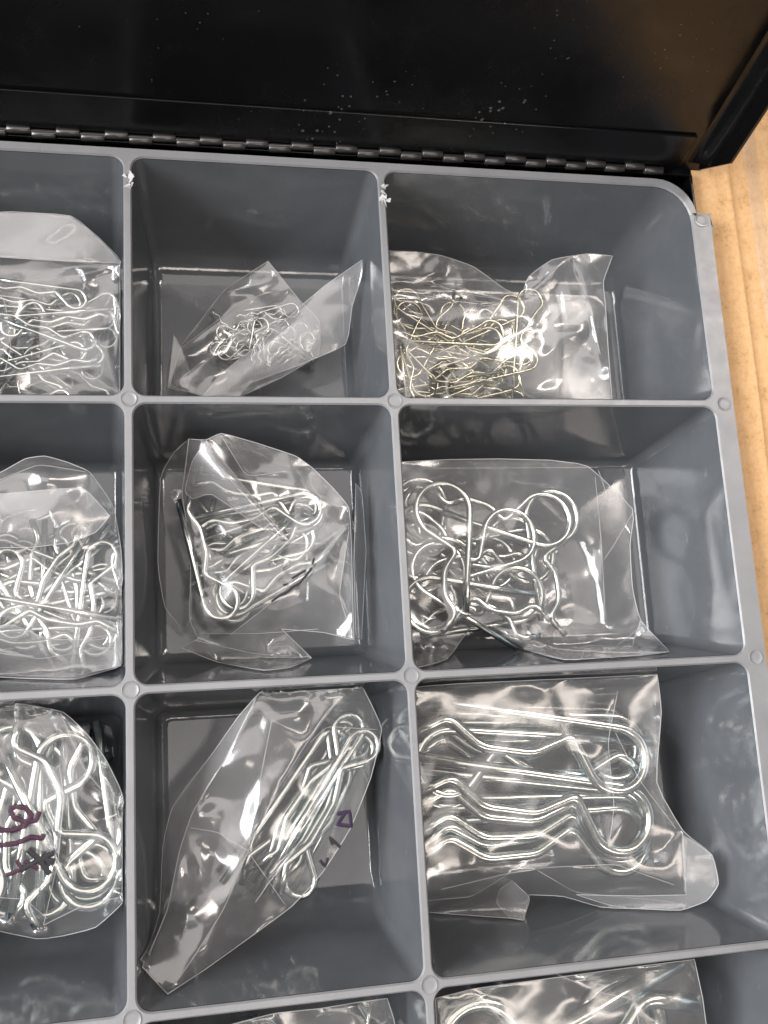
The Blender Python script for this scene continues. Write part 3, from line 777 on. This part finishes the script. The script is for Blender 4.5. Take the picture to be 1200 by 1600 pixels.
# --- middle right bin (row 2, column 3): large eyes
k = kind(9.8, 38, 34, 2.25, 'slim', M_ZINC, 'big eyed silver wire hairpin clip', 'middle right bin', (1, 3))
for i, a in enumerate([(620, 800, 760, 900), (610, 860, 740, 960), (660, 940, 640, 780), (640, 790, 720, 870), (700, 880, 600, 800), (650, 830, 780, 880),
                       (825, 868, 640, 900), (800, 850, 620, 830), (770, 930, 590, 960), (862, 808, 885, 975), (850, 812, 640, 745), (770, 838, 640, 880), (686, 905, 820, 990), (668, 945, 870, 975), (692, 797, 688, 960)]):
    put(k, *a, -0.0465 + 0.00115 * i, i % 3 == 0, (random.uniform(-5, 5), random.uniform(-3, 3)),
        look={9: 'big eyed clip with the rightmost eye, legs pointing down, middle right bin', 14: 'big eyed clip with the upper left eye, legs hanging straight down, middle right bin', 11: 'big eyed clip with the eye nearest the middle of the middle right bin', 12: 'big eyed clip with the lower left eye, legs slanting right, middle right bin', 8: 'big eyed clip with its eye low in the middle of the middle right bin'}.get(i))
bag('smooth clear bag of big eyed clips, straight top edge, in the middle right bin', (1, 3),
    [(590, 724, -22), (700, 718, -22), (780, 717, -22), (860, 719, -22), (918, 726, -22), (992, 796, -26), (984, 850, -28), (988, 920, -29), (1000, 970, -30), (1046, 1018, -28), (1000, 1022, -32), (940, 1030, -36), (880, 1031, -38), (820, 1012, -38), (775, 992, -37), (740, 976, -36), (722, 998, -38), (700, 1030, -40), (660, 1042, -40), (590, 1045, -40)],
    [(760, 850, -26), (680, 860, -26), (860, 850, -27), (930, 860, -29), (800, 930, -28)],
    [[(930, 745, -23), (940, 850, -27), (946, 968, -31)], [(738, 972, -33), (800, 985, -34), (860, 1015, -36), (950, 1020, -35), (1000, 980, -31)], [(990, 800, -26), (960, 850, -28), (940, 880, -28)], [(1000, 975, -30), (985, 1015, -33)], [(935, 735, -23), (950, 780, -25)]],
    nrand=40, jit=0.7, seed=21,
    flaps=[dict(o=[(738, 974, -34), (800, 986, -35), (870, 1015, -36), (960, 1019, -35), (1044, 1019, -28), (1000, 1024, -33), (880, 1032, -39), (810, 1012, -39), (770, 994, -38)], n=6, j=0.5)])

# --- bottom left bin (row 3, column 1): heavy wire
k = kind(8.4, 48, 42, 3.1, 'wave', M_ZINC, 'heavy silver wire hairpin clip', 'cropped lower left bin', (2, 1))
for i, (a, lk) in enumerate([((-30, 1330, 120, 1180), 0), ((60, 1390, 20, 1180), 0), ((-20, 1230, 150, 1360), 0), ((120, 1370, 100, 1150), 0), ((20, 1380, 40, 1150), 0), ((150, 1360, 60, 1180), 0),
                             ((70, 1385, 60, 1150), 'heavy clip with its eye at the bottom of the bag, cropped lower left bin'), ((-40, 1380, 20, 1150), 0), ((150, 1372, 125, 1150), 'heavy clip with its eye against the right side of the cropped lower left bin'),
                             ((20, 1178, 22, 1420), 'heavy clip with its eye at the upper left, cropped lower left bin'), ((102, 1190, 60, 1420), 'heavy clip arching its eye over the top of the pile, cropped lower left bin'), ((165, 1345, 70, 1160), 'heavy clip slanting up from the right side of the cropped lower left bin')]):
    put(k, *a, -0.044 + 0.0013 * i, i % 2 == 0, (random.uniform(-6, 6), random.uniform(-3, 3)), look=lk or None)
e = bag('clear bag with purple and black handwriting over heavy clips in the lower left bin', (2, 1),
    [(-60, 1096, -16), (40, 1100, -16), (100, 1112, -17), (135, 1145, -18), (165, 1185, -19), (193, 1242, -20), (198, 1330, -21), (199, 1405, -24), (150, 1450, -30), (100, 1462, -33), (60, 1468, -34), (-60, 1442, -32)],
    [(60, 1250, -19), (110, 1320, -20), (20, 1330, -18)],
    [[(95, 1115, -16), (130, 1200, -17), (180, 1260, -19)], [(68, 1445, -28), (90, 1350, -19), (100, 1250, -18), (92, 1190, -18)], [(68, 1446, -28), (130, 1415, -26), (195, 1400, -24)], [(-40, 1400, -24), (40, 1405, -25), (80, 1440, -29)]],
    nrand=38, jit=1.0, seed=27)
ink(e, (2, 1), [[(62, 1268), (56, 1282), (40, 1284), (22, 1278), (16, 1266), (24, 1260), (40, 1262), (50, 1274), (40, 1290), (20, 1297), (-20, 1298)], [(-10, 1322), (25, 1318), (48, 1308), (66, 1310), (68, 1303)]], -17, 0.00075, M_INKR, 1.5)
ink(e, (2, 1), [[(44, 1328), (60, 1342), (78, 1366)], [(85, 1332), (60, 1344), (32, 1360)], [(62, 1342), (86, 1346)], [(70, 1338), (80, 1352)]], -17, 0.0008, M_INK, 1.5)
ink(e, (2, 1), [[(10, 1368), (34, 1358), (26, 1344)], [(38, 1345), (60, 1358)]], -17, 0.0006, M_INKR, 1.5)

# --- lower middle bin (row 3, column 2)
k = kind(5.0, 56, 48, 2.4, 'wave', M_ZINC, 'long silver wire hairpin clip', 'lower middle bin', (2, 2))
for i, a in enumerate([(545, 1165, 420, 1360), (562, 1150, 470, 1330), (556, 1160, 440, 1340), (535, 1150, 410, 1330), (520, 1165, 395, 1350), (468, 1375, 550, 1200), (560, 1172, 455, 1340), (545, 1140, 440, 1300), (572, 1165, 480, 1320)]):
    put(k, *a, -0.041 + 0.0013 * i, i % 2 == 0, (random.uniform(-6, 6), random.uniform(-3, 3)),
        look={5: 'long silver clip whose eye points down towards the writing, lower middle bin', 6: 'long silver clip lying topmost of the bundle in the lower middle bin'}.get(i))
e = bag('long clear bag standing diagonally with marker writing on its edge, lower middle bin', (2, 2),
    [(405, 1082, -12), (372, 1120, -15), (330, 1180, -20), (290, 1230, -26), (268, 1262, -30), (254, 1320, -34), (250, 1427, -34), (232, 1480, -22), (217, 1504, -12), (238, 1528, -11), (262, 1553, -11), (320, 1515, -16), (390, 1465, -22), (457, 1416, -26), (504, 1364, -27), (548, 1295, -25), (580, 1215, -21), (598, 1139, -16), (580, 1100, -12), (563, 1067, -8), (500, 1068, -8), (430, 1072, -10)],
    [(470, 1250, -18), (520, 1240, -20), (360, 1250, -18), (330, 1330, -22), (440, 1350, -21)],
    [[(400, 1090, -10), (350, 1190, -14), (300, 1270, -19), (280, 1330, -22), (262, 1420, -20), (230, 1500, -12)], [(525, 1098, -8), (480, 1160, -10), (430, 1240, -13), (388, 1330, -16), (350, 1420, -15), (300, 1500, -12), (264, 1550, -10)],
     [(388, 1331, -16), (450, 1420, -25)], [(388, 1330, -16), (340, 1300, -18), (290, 1292, -21)], [(425, 1125, -9), (410, 1200, -13), (388, 1328, -16)], [(425, 1125, -9), (475, 1150, -10)], [(590, 1140, -15), (510, 1135, -11), (480, 1165, -11)], [(560, 1150, -14), (480, 1300, -18), (395, 1416, -20)]],
    nrand=46, jit=1.6, seed=34,
    flaps=[dict(o=[(405, 1083, -11), (400, 1092, -10), (350, 1190, -14.5), (300, 1270, -19.5), (280, 1330, -23), (262, 1425, -21), (232, 1490, -16), (250, 1427, -33), (254, 1320, -33), (268, 1262, -29), (330, 1180, -19), (372, 1120, -14)], n=5, j=0.4)])
ink(e, (2, 2), [[(527, 1272), (546, 1268), (549, 1291), (527, 1288), (541, 1268)]], -20, 0.00062, M_INKP, 2.0)
ink(e, (2, 2), [[(532, 1324), (515, 1308), (520, 1320)], [(512, 1340), (508, 1354), (500, 1344)], [(497, 1373), (499, 1374)]], -21, 0.0005, M_INK, 2.0)

# --- lower right bin (row 3, column 3): long heavy clips lying side by side
k = kind(10.8, 74, 62, 3.8, 'wave', M_ZINC, 'long heavy silver wire hairpin clip', 'lower right bin', (2, 3))
for i, a in enumerate([(898, 1160, 620, 1150), (880, 1290, 610, 1320), (610, 1215, 900, 1200), (892, 1150, 620, 1120), (886, 1300, 620, 1305), (905, 1172, 640, 1165), (895, 1292, 620, 1262), (640, 1195, 900, 1205), (905, 1285, 640, 1245), (905, 1140, 640, 1098), (900, 1180, 640, 1180), (880, 1320, 620, 1340)]):
    put(k, *a, -0.0395 + 0.0016 * i if i < 10 else -0.036, i not in (2, 7), (random.uniform(-3, 3), random.uniform(-2, 2)),
        look={9: 'topmost long heavy clip along the divider in the lower right bin', 8: 'long heavy clip whose round eye lies uppermost in the lower right bin'}.get(i))
bag('clear bag of long heavy clips with a rolled lower corner in the lower right bin', (2, 3),
    [(620, 1075, -14), (720, 1068, -13), (850, 1062, -13), (1027, 1054, -13), (1034, 1110, -16), (1024, 1225, -20), (1067, 1300, -20), (1114, 1335, -18), (1124, 1380, -20), (1105, 1408, -22), (1065, 1423, -26), (1000, 1420, -30), (939, 1418, -32), (880, 1400, -32), (827, 1398, -32), (817, 1436, -36), (760, 1432, -38), (687, 1427, -40), (620, 1420, -40)],
    [(760, 1170, -19), (800, 1260, -19), (900, 1200, -19), (980, 1150, -20), (700, 1300, -20)],
    [[(962, 1145, -18), (1000, 1220, -20), (1060, 1300, -20)], [(1067, 1302, -19), (1070, 1400, -24)], [(690, 1390, -26), (780, 1368, -24), (860, 1355, -23), (960, 1350, -23), (1060, 1385, -24)], [(840, 1360, -24), (900, 1395, -29), (1060, 1410, -26)], [(640, 1410, -34), (740, 1400, -32), (800, 1360, -25)], [(965, 1080, -15), (950, 1160, -18), (960, 1260, -19), (950, 1330, -21)]],
    nrand=50, jit=0.9, seed=39,
    flaps=[dict(o=[(780, 1390, -31), (800, 1376, -28), (822, 1396, -28), (828, 1404, -30), (818, 1438, -35), (795, 1434, -36), (775, 1410, -34)], n=4, j=0.5),
           dict(o=[(1067, 1304, -18), (1114, 1336, -16), (1124, 1382, -18), (1105, 1408, -21), (1066, 1422, -25), (960, 1417, -30), (900, 1398, -29), (1000, 1400, -26), (1072, 1398, -23)], n=6, j=0.5)])

# --- bottom row, only the tops in view
k = kind(13.5, 72, 58, 6.0, 'kink', M_ZINC, 'thickest silver wire hairpin clip', 'bin at the lower right edge', (3, 3))
for i, (a, lk) in enumerate([((720, 1640, 1000, 1720), 'thickest clip lying lowest at the lower right edge'), ((890, 1612, 700, 1740), 'thickest clip whose eye arches up at the lower right edge'),
                             ((735, 1640, 1000, 1640), 'thickest clip with its eye in the left corner at the lower right edge'), ((790, 1690, 1060, 1530), 'thickest clip with its straight leg slanting up to the right at the lower edge')]):
    put(k, *a, -0.034 + 0.0055 * i, i % 2 == 0, (random.uniform(-3, 3), random.uniform(-2, 2)), look=lk)
bag('clear bag over the thickest clips in the bin at the lower right edge', (3, 3),
    [(680, 1560, -10), (740, 1545, -9), (850, 1530, -9), (960, 1515, -9), (1085, 1499, -9), (1098, 1560, -12), (1106, 1620, -16), (1110, 1740, -20), (900, 1760, -20), (690, 1760, -20)],
    [(860, 1600, -10), (960, 1620, -11)], [[(735, 1548, -9), (790, 1600, -11), (830, 1680, -14)], [(870, 1522, -8), (940, 1552, -9), (990, 1560, -9), (1010, 1660, -13)]], nrand=30, jit=1.0, seed=44)
k = kind(8.0, 44, 36, 2.2, 'wave', M_ZINC, 'silver wire hairpin clip', 'bin at the lower middle edge', (3, 2))
pile(k, [(250, 1600), (640, 1570), (640, 1880), (250, 1880)], 14, -0.044, -0.026, 51)
bag('clear bag with only its crumpled top showing at the lower middle edge', (3, 2),
    [(320, 1612, -16), (380, 1596, -15), (430, 1583, -14), (500, 1576, -14), (560, 1566, -14), (605, 1560, -15), (618, 1600, -18), (622, 1700, -24), (600, 1820, -28), (300, 1820, -28), (290, 1700, -22)],
    [(450, 1680, -20)], [[(420, 1590, -13), (470, 1640, -16), (500, 1720, -20)], [(560, 1572, -13), (600, 1640, -18)]], nrand=24, jit=1.2, seed=47)
